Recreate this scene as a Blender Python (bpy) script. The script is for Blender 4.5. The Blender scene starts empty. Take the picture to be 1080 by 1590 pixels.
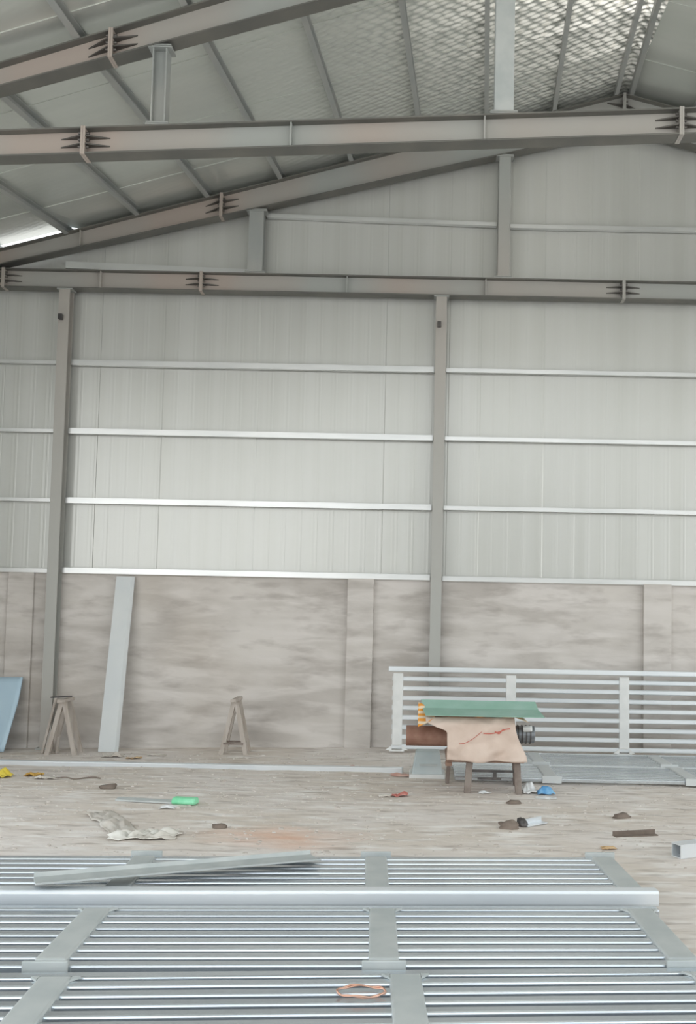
import bpy, bmesh, math, random
from mathutils import Vector, Matrix, noise

random.seed(7)
SC = bpy.context.scene
COL = SC.collection

# ------------------------------------------------------------------ camera
H_CAM, F_PX, PITCH, ROLL = 1.75, 1400.0, math.atan(80 / 1400.0), 0.02
fw = Vector((0, math.cos(PITCH), math.sin(PITCH)))
r0 = Vector((1, 0, 0)); u0 = Vector((0, -math.sin(PITCH), math.cos(PITCH)))
up = math.cos(ROLL) * u0 - math.sin(ROLL) * r0
rt = math.cos(ROLL) * r0 + math.sin(ROLL) * u0
cam_d = bpy.data.cameras.new('camera')
cam = bpy.data.objects.new('camera', cam_d); COL.objects.link(cam)
cam.matrix_world = Matrix(((rt.x, up.x, -fw.x, 0), (rt.y, up.y, -fw.y, 0), (rt.z, up.z, -fw.z, H_CAM), (0, 0, 0, 1)))
cam_d.sensor_fit = 'VERTICAL'; cam_d.sensor_height = 36; cam_d.sensor_width = 36 * 1080 / 1590
cam_d.lens = 36 * F_PX / 1590
cam_d.shift_x = -120 / 1590; cam_d.shift_y = 75 / 1590
cam_d.clip_start = .05; cam_d.clip_end = 400
SC.camera = cam

# ------------------------------------------------------------------ world, exposure
w = bpy.data.worlds.new('overcast_sky'); SC.world = w; w.use_nodes = True
nt = w.node_tree; nt.nodes.clear()
out = nt.nodes.new('ShaderNodeOutputWorld'); bg = nt.nodes.new('ShaderNodeBackground')
tc = nt.nodes.new('ShaderNodeTexCoord'); sep = nt.nodes.new('ShaderNodeSeparateXYZ')
ramp = nt.nodes.new('ShaderNodeValToRGB')
ramp.color_ramp.elements[0].position = 0.0; ramp.color_ramp.elements[0].color = (.98, .98, .96, 1)
ramp.color_ramp.elements[1].position = 0.6; ramp.color_ramp.elements[1].color = (.84, .92, 1, 1)
nt.links.new(tc.outputs['Generated'], sep.inputs[0]); nt.links.new(sep.outputs['Z'], ramp.inputs[0])
nt.links.new(ramp.outputs[0], bg.inputs[0]); bg.inputs[1].default_value = 1.0
nt.links.new(bg.outputs[0], out.inputs[0])
SC.view_settings.view_transform = 'Standard'; SC.view_settings.look = 'None'
SC.view_settings.gamma = 1; SC.view_settings.use_curve_mapping = False
SC.view_settings.exposure = 1.41

# ------------------------------------------------------------------ materials
def srgb(r, g, b):
    f = lambda c: (c / 255 / 12.92) if c <= 10 else ((c / 255 + .055) / 1.055) ** 2.4
    return (f(r), f(g), f(b), 1)

def mat(name, c1, c2=None, rough=.6, metal=0.0, scale=3.0, stretch=(1, 1, 1), detail=4, bump=0.0, bscale=None,
        lo=.35, hi=.65, rnd=0.0, rough_var=0.0, spec=.5):
    m = bpy.data.materials.new(name); m.use_nodes = True
    t = m.node_tree; b = t.nodes['Principled BSDF']
    b.inputs['Roughness'].default_value = rough; b.inputs['Metallic'].default_value = metal
    b.inputs['Specular IOR Level'].default_value = spec
    b.inputs['Base Color'].default_value = c1
    co = t.nodes.new('ShaderNodeTexCoord'); mp = t.nodes.new('ShaderNodeMapping')
    mp.inputs['Scale'].default_value = stretch
    t.links.new(co.outputs['Object'], mp.inputs[0])
    col = None
    if c2 is not None:
        n = t.nodes.new('ShaderNodeTexNoise'); n.inputs['Scale'].default_value = scale; n.inputs['Detail'].default_value = detail
        t.links.new(mp.outputs[0], n.inputs['Vector'])
        r = t.nodes.new('ShaderNodeValToRGB')
        r.color_ramp.elements[0].position = lo; r.color_ramp.elements[0].color = c1
        r.color_ramp.elements[1].position = hi; r.color_ramp.elements[1].color = c2
        t.links.new(n.outputs['Fac'], r.inputs[0]); col = r.outputs[0]
        if rough_var:
            mr = t.nodes.new('ShaderNodeMapRange'); mr.inputs['To Min'].default_value = rough - rough_var
            mr.inputs['To Max'].default_value = rough + rough_var
            t.links.new(n.outputs['Fac'], mr.inputs[0]); t.links.new(mr.outputs[0], b.inputs['Roughness'])
    if rnd:
        oi = t.nodes.new('ShaderNodeObjectInfo'); hs = t.nodes.new('ShaderNodeHueSaturation')
        mr = t.nodes.new('ShaderNodeMapRange'); mr.inputs['To Min'].default_value = 1 - rnd; mr.inputs['To Max'].default_value = 1 + rnd
        t.links.new(oi.outputs['Random'], mr.inputs[0]); t.links.new(mr.outputs[0], hs.inputs['Value'])
        if col is None: hs.inputs['Color'].default_value = c1
        else: t.links.new(col, hs.inputs['Color'])
        col = hs.outputs[0]
    if col is not None: t.links.new(col, b.inputs['Base Color'])
    if bump:
        n2 = t.nodes.new('ShaderNodeTexNoise'); n2.inputs['Scale'].default_value = bscale or scale * 4; n2.inputs['Detail'].default_value = 5
        t.links.new(mp.outputs[0], n2.inputs['Vector'])
        bp = t.nodes.new('ShaderNodeBump'); bp.inputs['Strength'].default_value = bump; bp.inputs['Distance'].default_value = .02
        t.links.new(n2.outputs['Fac'], bp.inputs['Height']); t.links.new(bp.outputs[0], b.inputs['Normal'])
    return m

M = {}
M['clad'] = mat('white_ribbed_sheet', srgb(194, 195, 190), srgb(200, 201, 197), rough=.31, metal=.3, scale=1.0, stretch=(5, 1, .06), rough_var=.07)
M['foil'] = mat('woven_foil_insulation', srgb(208, 212, 206), srgb(217, 220, 214), rough=.26, metal=.5, scale=.8, stretch=(.5, 3, 1))
M['steel'] = mat('primed_steel', srgb(170, 173, 169), srgb(179, 167, 158), rough=.5, metal=.1, scale=.45, detail=1.5, lo=.42, hi=.58, stretch=(1, .2, .2))
M['steel_grey'] = mat('grey_steel', srgb(160, 164, 162), srgb(172, 173, 169), rough=.5, metal=.2, scale=2)
M['steel_pale'] = mat('pale_grey_steel', srgb(200, 205, 206), srgb(207, 210, 209), rough=.5, metal=.1, scale=2)
M['flange'] = mat('shade_toned_flange', srgb(112, 112, 108), srgb(126, 124, 118), rough=.5, metal=.5, scale=2)  # darker than the web: underside shade put into the flange colour
M['bolt'] = mat('bolt_steel', srgb(105, 102, 98), rough=.5, metal=.6)
M['galv'] = mat('galvanised_rail', srgb(200, 207, 213), srgb(214, 220, 224), rough=.26, metal=.8, scale=2.5, stretch=(.2, 1, 1), rnd=.05)
M['galv_bright'] = mat('bright_galvanised_rail', srgb(214, 220, 224), srgb(228, 232, 234), rough=.3, metal=.35, scale=2.5, stretch=(.2, 1, 1), rnd=.03)
M['galv_dull'] = mat('dull_galvanised_plate', srgb(178, 184, 183), srgb(192, 196, 194), rough=.6, metal=.15, scale=5, rnd=.03)
M['galv_girt'] = mat('galvanised_girt', srgb(205, 207, 206), srgb(218, 219, 218), rough=.3, metal=.6, scale=3, stretch=(.4, 2, 2))
M['white_end'] = mat('white_weld_plate', srgb(214, 216, 214), srgb(225, 226, 224), rough=.5, scale=6)
M['tan'] = mat('tan_cloth', srgb(214, 196, 183), srgb(200, 180, 166), rough=.9, scale=4, bump=.2)
M['red'] = mat('red_print', srgb(190, 105, 92), rough=.8)
M['green'] = mat('green_paint', srgb(136, 174, 158), srgb(152, 184, 172), rough=.5, scale=4)
M['rust'] = mat('rusty_pipe', srgb(128, 92, 76), srgb(150, 116, 100), rough=.75, scale=8)
M['dark'] = mat('dark_iron', srgb(72, 70, 70), srgb(98, 94, 92), rough=.5, metal=.4, scale=8)
M['leg'] = mat('worn_leg_paint', srgb(112, 98, 90), srgb(140, 130, 122), rough=.6, scale=8)
M['brown'] = mat('brown_plate', srgb(136, 108, 92), srgb(150, 124, 108), rough=.7, scale=6)
M['motor'] = mat('motor_casing', srgb(120, 124, 128), srgb(150, 154, 156), rough=.4, metal=.5, scale=8)
M['bluesheet'] = mat('pale_blue_sheet', srgb(178, 204, 220), srgb(186, 210, 224), rough=.4, scale=2)
M['palebox'] = mat('pale_box', srgb(176, 188, 190), srgb(190, 198, 198), rough=.55, scale=4)
M['wood'] = mat('dusty_timber', srgb(172, 162, 152), srgb(188, 180, 172), rough=.85, scale=6, stretch=(3, 3, .5))
M['plastic'] = mat('dirty_white_plastic', srgb(232, 230, 222), srgb(212, 206, 196), rough=.5, scale=6)
M['white'] = mat('white_film', srgb(226, 228, 228), rough=.4)
M['mint'] = mat('mint_green_plastic', srgb(120, 212, 160), srgb(150, 226, 184), rough=.45, scale=10)
M['yellow'] = mat('yellow_fabric', srgb(220, 196, 62), srgb(234, 214, 92), rough=.8, scale=12)
M['orange'] = mat('ochre_fabric', srgb(196, 150, 66), srgb(206, 168, 90), rough=.8, scale=12)
M['redtrash'] = mat('red_wrapper', srgb(186, 84, 74), srgb(214, 150, 140), rough=.6, scale=14)
M['pink'] = mat('pinkish_scrap', srgb(196, 150, 136), srgb(206, 176, 164), rough=.8, scale=10)
M['blue'] = mat('blue_plastic', srgb(70, 140, 196), srgb(130, 180, 214), rough=.4, scale=14)
M['copper'] = mat('copper_wire', srgb(220, 170, 146), srgb(226, 184, 164), rough=.3, metal=.8, scale=10)
M['stone'] = mat('loose_stone', srgb(186, 176, 166), srgb(214, 207, 200), rough=.95, scale=8, rnd=.15)
M['darkchip'] = mat('dark_chip', srgb(112, 100, 90), srgb(132, 120, 110), rough=.9, scale=8, rnd=.1)
M['paper'] = mat('pale_paper', srgb(208, 204, 196), srgb(196, 188, 178), rough=.9, scale=8)
M['leaf'] = mat('dry_leaf', srgb(192, 156, 112), srgb(206, 180, 142), rough=.9, scale=12)

def stripes_mat():
    m = bpy.data.materials.new('orange_striped_cloth'); m.use_nodes = True
    t = m.node_tree; b = t.nodes['Principled BSDF']; b.inputs['Roughness'].default_value = .85
    co = t.nodes.new('ShaderNodeTexCoord'); wv = t.nodes.new('ShaderNodeTexWave')
    wv.bands_direction = 'Z'; wv.inputs['Scale'].default_value = 7; wv.inputs['Distortion'].default_value = 1.5
    r = t.nodes.new('ShaderNodeValToRGB'); r.color_ramp.interpolation = 'CONSTANT'
    r.color_ramp.elements[0].color = srgb(226, 154, 66); r.color_ramp.elements[1].color = srgb(226, 206, 178); r.color_ramp.elements[1].position = .5
    t.links.new(co.outputs['Object'], wv.inputs['Vector']); t.links.new(wv.outputs['Fac'], r.inputs[0]); t.links.new(r.outputs[0], b.inputs['Base Color'])
    return m
M['stripe'] = stripes_mat()

def foil_bump(m):
    # bubble-quilted insulation foil: strongly embossed towards the ridge, nearly smooth towards the eaves
    t = m.node_tree; b = t.nodes['Principled BSDF']
    co = t.nodes.new('ShaderNodeTexCoord'); mp = t.nodes.new('ShaderNodeMapping')
    mp.inputs['Rotation'].default_value = (0, 0, .45); mp.inputs['Scale'].default_value = (8, 14, 0)
    v = t.nodes.new('ShaderNodeTexVoronoi'); v.inputs['Scale'].default_value = 1.0; v.inputs['Randomness'].default_value = .35
    bp = t.nodes.new('ShaderNodeBump'); bp.inputs['Distance'].default_value = .035; bp.invert = True
    sx = t.nodes.new('ShaderNodeSeparateXYZ'); mr = t.nodes.new('ShaderNodeMapRange')
    mr.inputs['From Min'].default_value = -2.5; mr.inputs['From Max'].default_value = 2.2
    mr.inputs['To Min'].default_value = .04; mr.inputs['To Max'].default_value = .95
    gt = t.nodes.new('ShaderNodeMath'); gt.operation = 'LESS_THAN'; gt.inputs[1].default_value = 2.62   # beyond the ridge the lining is plain
    ml = t.nodes.new('ShaderNodeMath'); ml.operation = 'MULTIPLY'
    t.links.new(co.outputs['Object'], mp.inputs[0]); t.links.new(mp.outputs[0], v.inputs['Vector'])
    t.links.new(co.outputs['Object'], sx.inputs[0]); t.links.new(sx.outputs['X'], mr.inputs[0]); t.links.new(sx.outputs['X'], gt.inputs[0])
    t.links.new(mr.outputs[0], ml.inputs[0]); t.links.new(gt.outputs[0], ml.inputs[1]); t.links.new(ml.outputs[0], bp.inputs['Strength'])
    # the bubbles near the ridge let some daylight through
    out = [n for n in t.nodes if n.type == 'OUTPUT_MATERIAL'][0]
    tr = t.nodes.new('ShaderNodeBsdfTranslucent'); tr.inputs['Color'].default_value = (1, .95, .88, 1)
    mx = t.nodes.new('ShaderNodeMixShader')
    dots = t.nodes.new('ShaderNodeMapRange'); dots.inputs['From Min'].default_value = .62; dots.inputs['From Max'].default_value = .32
    fx = t.nodes.new('ShaderNodeMapRange'); fx.inputs['From Min'].default_value = -1.4; fx.inputs['From Max'].default_value = 2.2
    fx.inputs['To Min'].default_value = 0; fx.inputs['To Max'].default_value = 1.0
    fy = t.nodes.new('ShaderNodeMapRange'); fy.interpolation_type = 'STEPPED'; fy.inputs['Steps'].default_value = 4
    fy.inputs['From Min'].default_value = 12.1; fy.inputs['From Max'].default_value = 8.74; fy.inputs['To Min'].default_value = .15; fy.inputs['To Max'].default_value = 1
    t.links.new(sx.outputs['X'], fx.inputs[0]); t.links.new(sx.outputs['Y'], fy.inputs[0]); t.links.new(v.outputs['Distance'], dots.inputs[0])
    prev = gt.outputs[0]
    for q in (dots, fx, fy):
        k = t.nodes.new('ShaderNodeMath'); k.operation = 'MULTIPLY'; t.links.new(prev, k.inputs[0]); t.links.new(q.outputs[0], k.inputs[1]); prev = k.outputs[0]
    t.links.new(prev, mx.inputs[0]); t.links.new(b.outputs[0], mx.inputs[1]); t.links.new(tr.outputs[0], mx.inputs[2]); t.links.new(mx.outputs[0], out.inputs['Surface'])
    t.links.new(v.outputs['Distance'], bp.inputs['Height']); t.links.new(bp.outputs[0], b.inputs['Normal'])
foil_bump(M['foil'])

def concrete_mat():
    m = bpy.data.materials.new('stained_cement_render'); m.use_nodes = True
    t = m.node_tree; b = t.nodes['Principled BSDF']; b.inputs['Roughness'].default_value = .93
    co = t.nodes.new('ShaderNodeTexCoord')
    def nz(scale, stretch, detail=5, dist=0.0):
        mp = t.nodes.new('ShaderNodeMapping'); mp.inputs['Scale'].default_value = stretch
        n = t.nodes.new('ShaderNodeTexNoise'); n.inputs['Scale'].default_value = scale; n.inputs['Detail'].default_value = detail
        n.inputs['Distortion'].default_value = dist
        t.links.new(co.outputs['Object'], mp.inputs[0]); t.links.new(mp.outputs[0], n.inputs['Vector']); return n.outputs['Fac']
    def rp(f, p0, c0, p1, c1):
        r = t.nodes.new('ShaderNodeValToRGB'); r.color_ramp.elements[0].position = p0; r.color_ramp.elements[0].color = c0
        r.color_ramp.elements[1].position = p1; r.color_ramp.elements[1].color = c1; t.links.new(f, r.inputs[0]); return r.outputs[0]
    def mix(fac, a, c, mode='MIX'):
        x = t.nodes.new('ShaderNodeMix'); x.data_type = 'RGBA'; x.blend_type = mode
        if isinstance(fac, float): x.inputs[0].default_value = fac
        else: t.links.new(fac, x.inputs[0])
        for s, v in ((6, a), (7, c)):
            if isinstance(v, tuple): x.inputs[s].default_value = v
            else: t.links.new(v, x.inputs[s])
        return x.outputs[2]
    base = rp(nz(.9, (1, 1, 1.4)), .35, srgb(178, 172, 166), .66, srgb(208, 203, 197))
    smear = rp(nz(2.2, (.45, 1, 2.4), 6, .4), .42, (0, 0, 0, 1), .62, (1, 1, 1, 1))
    c = mix(smear, base, srgb(212, 207, 202))
    spots = rp(nz(5, (.45, 1, 1.5), 8), .53, (0, 0, 0, 1), .74, (.55, .55, .55, 1))
    c = mix(spots, c, srgb(152, 144, 138))
    warm = rp(nz(.5, (1, 1, 1), 2), .55, (0, 0, 0, 1), .8, (.6, .6, .6, 1))
    c = mix(warm, c, srgb(202, 192, 180))
    t.links.new(c, b.inputs['Base Color'])
    bp = t.nodes.new('ShaderNodeBump'); bp.inputs['Strength'].default_value = .35; bp.inputs['Distance'].default_value = .02
    t.links.new(nz(6, (.5, 1, 1.5), 6), bp.inputs['Height']); t.links.new(bp.outputs[0], b.inputs['Normal'])
    return m
M['concrete'] = concrete_mat()

def dirt_mat():
    m = bpy.data.materials.new('dusty_ground'); m.use_nodes = True
    t = m.node_tree; b = t.nodes['Principled BSDF']; b.inputs['Roughness'].default_value = .95
    co = t.nodes.new('ShaderNodeTexCoord')
    def nz(scale, stretch, detail=6):
        mp = t.nodes.new('ShaderNodeMapping'); mp.inputs['Scale'].default_value = stretch
        n = t.nodes.new('ShaderNodeTexNoise'); n.inputs['Scale'].default_value = scale; n.inputs['Detail'].default_value = detail
        t.links.new(co.outputs['Object'], mp.inputs[0]); t.links.new(mp.outputs[0], n.inputs['Vector']); return n.outputs['Fac']
    def rp(f, p0, c0, p1, c1):
        r = t.nodes.new('ShaderNodeValToRGB'); r.color_ramp.elements[0].position = p0; r.color_ramp.elements[0].color = c0
        r.color_ramp.elements[1].position = p1; r.color_ramp.elements[1].color = c1; t.links.new(f, r.inputs[0]); return r.outputs[0]
    def mix(fac, a, c):
        x = t.nodes.new('ShaderNodeMix'); x.data_type = 'RGBA'
        t.links.new(fac, x.inputs[0])
        for s, v in ((6, a), (7, c)):
            if isinstance(v, tuple): x.inputs[s].default_value = v
            else: t.links.new(v, x.inputs[s])
        return x.outputs[2]
    base = rp(nz(.6, (1, 1, 1), 3), .38, srgb(214, 204, 193), .62, srgb(224, 217, 211))
    pale = rp(nz(6, (.35, 1.5, 1)), .5, (0, 0, 0, 1), .68, (1, 1, 1, 1))
    c = mix(pale, base, srgb(238, 234, 229))
    dk = rp(nz(8, (.33, 1.5, 1)), .54, (0, 0, 0, 1), .70, (.65, .65, .65, 1))
    c = mix(dk, c, srgb(158, 146, 136))
    # patch of reddish soil
    mp = t.nodes.new('ShaderNodeMapping'); mp.inputs['Location'].default_value = (1.05 / .95, -7.05 / .55, 0); mp.inputs['Scale'].default_value = (1 / .95, 1 / .55, 0)
    g = t.nodes.new('ShaderNodeTexGradient'); g.gradient_type = 'SPHERICAL'
    t.links.new(co.outputs['Object'], mp.inputs[0]); t.links.new(mp.outputs[0], g.inputs[0])
    mu = t.nodes.new('ShaderNodeMath'); mu.operation = 'MULTIPLY'
    t.links.new(g.outputs['Fac'], mu.inputs[0]); t.links.new(nz(4, (.5, 1.2, 1)), mu.inputs[1])
    red = rp(mu.outputs[0], .12, (0, 0, 0, 1), .5, (1, 1, 1, 1))
    c = mix(red, c, srgb(222, 186, 164))
    t.links.new(c, b.inputs['Base Color'])
    bp = t.nodes.new('ShaderNodeBump'); bp.inputs['Strength'].default_value = .6; bp.inputs['Distance'].default_value = .02
    t.links.new(nz(9, (.6, 1.2, 1)), bp.inputs['Height']); t.links.new(bp.outputs[0], b.inputs['Normal'])
    return m
M['dirt'] = dirt_mat()

# ------------------------------------------------------------------ helpers
class MB:
    def __init__(s): s.v = []; s.f = []
    def hexa(s, p):                       # 8 points: bottom ring 0-3, top ring 4-7
        n = len(s.v); s.v += [tuple(q) for q in p]
        s.f += [tuple(n + i for i in q) for q in ((3, 2, 1, 0), (4, 5, 6, 7), (0, 1, 5, 4), (1, 2, 6, 5), (2, 3, 7, 6), (3, 0, 4, 7))]
        return s
    def box(s, a, b):
        x0, y0, z0 = a; x1, y1, z1 = b
        return s.hexa([(x0, y0, z0), (x1, y0, z0), (x1, y1, z0), (x0, y1, z0), (x0, y0, z1), (x1, y0, z1), (x1, y1, z1), (x0, y1, z1)])
    def prism(s, ring0, ring1):           # two equal closed rings
        n = len(s.v); k = len(ring0)
        s.v += [tuple(q) for q in ring0] + [tuple(q) for q in ring1]
        s.f.append(tuple(n + k - 1 - i for i in range(k))); s.f.append(tuple(n + k + i for i in range(k)))
        for i in range(k): s.f.append((n + i, n + (i + 1) % k, n + k + (i + 1) % k, n + k + i))
        return s
    def sweep(s, p0, p1, prof, upv=(0, 0, 1)):   # profile (a,b): a sideways, b up, swept along p0->p1
        p0 = Vector(p0); p1 = Vector(p1); d = (p1 - p0).normalized(); u = Vector(upv)
        side = d.cross(u).normalized(); u = side.cross(d)
        return s.prism([p0 + side * a + u * b for a, b in prof], [p1 + side * a + u * b for a, b in prof])
    def tube(s, pts, r, k=10, closed=False):
        pts = [Vector(p) for p in pts]; rings = []
        m = len(pts)
        for i, p in enumerate(pts):
            d = (pts[(i + 1) % m] - pts[i - 1]) if closed else (pts[min(i + 1, m - 1)] - pts[max(i - 1, 0)])
            d.normalize(); a = d.cross(Vector((0, 0, 1)))
            if a.length < 1e-3: a = d.cross(Vector((1, 0, 0)))
            a.normalize(); b = a.cross(d)
            n = len(s.v); s.v += [tuple(p + (a * math.cos(2 * math.pi * j / k) + b * math.sin(2 * math.pi * j / k)) * r) for j in range(k)]
            rings.append(n)
        for i in range(m if closed else m - 1):
            A = rings[i]; B = rings[(i + 1) % m]
            for j in range(k): s.f.append((A + j, A + (j + 1) % k, B + (j + 1) % k, B + j))
        if not closed:
            s.f.append(tuple(rings[0] + k - 1 - j for j in range(k))); s.f.append(tuple(rings[-1] + j for j in range(k)))
        return s
    def grid(s, nu, nv, fn):
        n = len(s.v)
        for j in range(nv + 1):
            for i in range(nu + 1): s.v.append(tuple(fn(i / nu, j / nv)))
        for j in range(nv):
            for i in range(nu):
                a = n + j * (nu + 1) + i; s.f.append((a, a + 1, a + nu + 2, a + nu + 1))
        return s
    def build(s, name, m, parent=None, origin=None, smooth=False, bevel=0.0, solid=0.0, segs=2):
        if origin is None: origin = parent['_o'] if parent is not None else (0, 0, 0)
        o3 = Vector(origin)
        me = bpy.data.meshes.new(name); me.from_pydata([tuple(Vector(q) - o3) for q in s.v], [], s.f); me.update()
        bm = bmesh.new(); bm.from_mesh(me); bmesh.ops.recalc_face_normals(bm, faces=bm.faces); bm.to_mesh(me); bm.free()
        me.materials.append(m)
        o = bpy.data.objects.new(name, me); COL.objects.link(o)
        if parent is not None:
            o.parent = parent
        else: o.location = o3
        o['_o'] = tuple(o3)
        if smooth: me.polygons.foreach_set('use_smooth', [True] * len(me.polygons))
        if solid:
            k = o.modifiers.new('thickness', 'SOLIDIFY'); k.thickness = solid; k.offset = 0
        if bevel:
            k = o.modifiers.new('edge', 'BEVEL'); k.width = bevel; k.segments = segs; k.limit_method = 'ANGLE'
        return o

def tag(o, label, cat, group=None):
    o['label'] = label; o['category'] = cat
    if group: o['group'] = group
    return o
def thing(name, loc, label, cat, group=None, rz=0.0):
    o = bpy.data.objects.new(name, None); COL.objects.link(o); o.location = loc; o.rotation_euler = (0, 0, rz)
    o.empty_display_size = .1; o['_o'] = (0.0, 0.0, 0.0) if rz else tuple(loc)
    return tag(o, label, cat, group)
def struct(o): o['kind'] = 'structure'; return o
def stuff(o): o['kind'] = 'stuff'; return o
def sstep(a, b, x):
    t = min(1, max(0, (x - a) / (b - a))); return t * t * (3 - 2 * t)

def gbase(x, y):            # the trodden ground falls away a little towards the left wall
    return -.022 * max(0, -x - .6) * sstep(8.3, 11, y) if x < -.6 else 0.0
def gz(x, y):
    n = noise.noise((x * .9, y * .9, 3.1)) * .012 + noise.noise((x * 3.1, y * 4.2, 7.7)) * .007 + noise.noise((x * 8, y * 11, 1.7)) * .004
    damp = 1 - sstep(10.9, 11.4, y) * .6
    if y < 6.6 and -3.6 < x < 1.9: damp *= .35
    return gbase(x, y) - .006 + n * damp

# ------------------------------------------------------------------ roof geometry
Y2, Y1 = 11.66, 7.85
SKEW = .064
def xr(y): return 2.52 + SKEW * (y - Y2)
def tt(y): return min(1, max(0, (Y2 - y) / (Y2 - Y1)))
def rz(x, y):               # top of the rafters
    d = xr(y) - x; t = tt(y)
    s = (.277 + .058 * t) if d >= 0 else -(.255 - .03 * t)
    return 8.67 - .04 * t - s * d
ROOF_UP = .1

# ------------------------------------------------------------------ setting: floor
def axis(a, b, step, far):
    v = [a + i * step for i in range(int(round((b - a) / step)) + 1)]
    lo, hi, g = [], [], step
    x = a
    while x > -far: g *= 1.6; x -= g; lo.append(x)
    g = step; x = b
    while x < far: g *= 1.6; x += g; hi.append(x)
    return lo[::-1] + v + hi
xs = axis(-6.4, 4.4, .04, 70); ys = axis(3.0, 11.9, .04, 70)
fl = MB(); nx = len(xs)
for y in ys:
    for x in xs: fl.v.append((x, y, gz(x, y)))
for j in range(len(ys) - 1):
    for i in range(nx - 1):
        a = j * nx + i; fl.f.append((a, a + 1, a + nx + 1, a + nx))
struct(fl.build('floor', M['dirt'], smooth=True))

# ------------------------------------------------------------------ setting: walls
CT = 2.17                                   # top of the cement wall
XL, XR = -6.45, 11.0
m = MB(); m.box((XL, 11.76, -.3), (XR, 12.0, CT))
wall = struct(m.build('wall_back', M['concrete']))
# pilasters cast with the wall
for i, (a, b, dy) in enumerate(((-5.42, -5.08, .035), (-1.0, -.66, .07), (2.84, 3.2, .07), (6.6, 6.94, .07))):
    m = MB(); m.box((a, 11.76 - dy, -.3), (b, 11.77, CT - .005)); struct(m.build('trim_%d' % (i + 1), M['concrete'], bevel=.008))

def clad_profile(x0, x1):
    """ribbed sheet: list of (x, dy) along the wall, each sheet leaning a hair differently"""
    pts = []; x = x0; r = random.Random(11)
    while x < x1:
        wsh = .84 if r.random() < .6 else .42; tilt = r.uniform(-.006, .006) * wsh; bow = r.uniform(-.006, .006) * wsh
        base = r.uniform(-.002, .002)
        n = int(wsh / .21); step = wsh / n
        for k in range(n):
            xa = x + k * step
            for q, dy in ((0, 0), (.55, 0), (.60, -.0004), (.66, -.0004), (.71, 0), (.80, .0), (.83, -.0009), (.92, -.0009), (.95, 0)):
                u = (k + q) / n
                pts.append((xa + q * step, base + tilt * (u - .5) * 2 + bow * (4 * u * (1 - u)) + dy))
        x += wsh
    return [p for p in pts if p[0] < x1]
prof = clad_profile(XL, XR)
m = MB()
YC = 11.80
def clad_top(x):
    if x < -4.93: return rz(x, Y2) - .08
    return rz(x, 11.9) + ROOF_UP + .02
n0 = None; rows = 14
for i, (x, dy) in enumerate(prof):
    zt = clad_top(x)
    for j in range(rows + 1):
        z = CT - .02 + (zt - CT + .02) * j / rows
        wob = .004 * noise.noise((x * .8, z * .9, 5)) + .002 * noise.noise((x * 4, z * .35, 9))
        m.v.append((x, YC + dy + wob, z))
for i in range(len(prof) - 1):
    for j in range(rows):
        a = i * (rows + 1) + j; m.f.append((a, a + rows + 1, a + rows + 2, a + 1))
struct(m.build('wall_gable', M['clad']))

# left side wall, clad only in the last bay; open beyond it
m = MB(); m.box((XL - .2, Y1, -.3), (XL - .02, 11.99, CT)); struct(m.build('wall_left', M['concrete']))
m = MB(); m.box((XL - .12, Y1, CT), (XL - .06, 11.95, rz(XL, Y2) + .1)); struct(m.build('wall_left_sheeting', M['clad']))

# unseen wall added behind the viewer for the cladding to reflect; left side open
m = MB(); m.box((-1.6, -9.2, -.3), (XR, -9.0, 6.8)); struct(m.build('wall_front_added', M['clad']))

# roof: foil-lined sheets running down the slope
m = MB(); r = random.Random(5)
for side in (0, 1):
    y = -2.5
    while y < 12.02:
        y2 = min(y + 1.12, 12.02); dz = .007
        n = 32
        for k in range(n):
            u0_, u1_ = k / n, (k + 1) / n
            def P(u, yy, off):
                if side == 0 and u > .781 and yy > 11.72: yy = 11.72
                x = xr(yy) + (-9.35 * u if side == 0 else 9.35 * u)
                return (x, yy, rz(x, yy) + ROOF_UP + off)
            m.hexa([P(u0_, y, 0), P(u1_, y, 0), P(u1_, y2, dz), P(u0_, y2, dz), P(u0_, y, .02), P(u1_, y, .02), P(u1_, y2, .02 + dz), P(u0_, y2, .02 + dz)])
        y = y2
struct(m.build('ceiling', M['foil']))

# ------------------------------------------------------------------ steel frames
TF, TW = .014, .012
def ibeam(name, root, x0, x1, top, bot, y, bw=.16):
    fl_ = []
    for a, b in ((lambda x: top(x) - TF, top), (bot, lambda x: bot(x) + TF)):
        m = MB(); fl_.append(m)
        m.hexa([(x0, y - bw / 2, a(x0)), (x1, y - bw / 2, a(x1)), (x1, y + bw / 2, a(x1)), (x0, y + bw / 2, a(x0)),
                (x0, y - bw / 2, b(x0)), (x1, y - bw / 2, b(x1)), (x1, y + bw / 2, b(x1)), (x0, y + bw / 2, b(x0))])
    a, b = (lambda x: bot(x) + TF), (lambda x: top(x) - TF); m = MB()
    m.hexa([(x0, y - TW / 2, a(x0)), (x1, y - TW / 2, a(x1)), (x1, y + TW / 2, a(x1)), (x0, y + TW / 2, a(x0)),
            (x0, y - TW / 2, b(x0)), (x1, y - TW / 2, b(x1)), (x1, y + TW / 2, b(x1)), (x0, y + TW / 2, b(x0))])
    beam = m.build(name, M['steel'], root)
    for q in fl_: q.build('flange', M['flange'], beam, origin=root['_o'])
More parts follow.
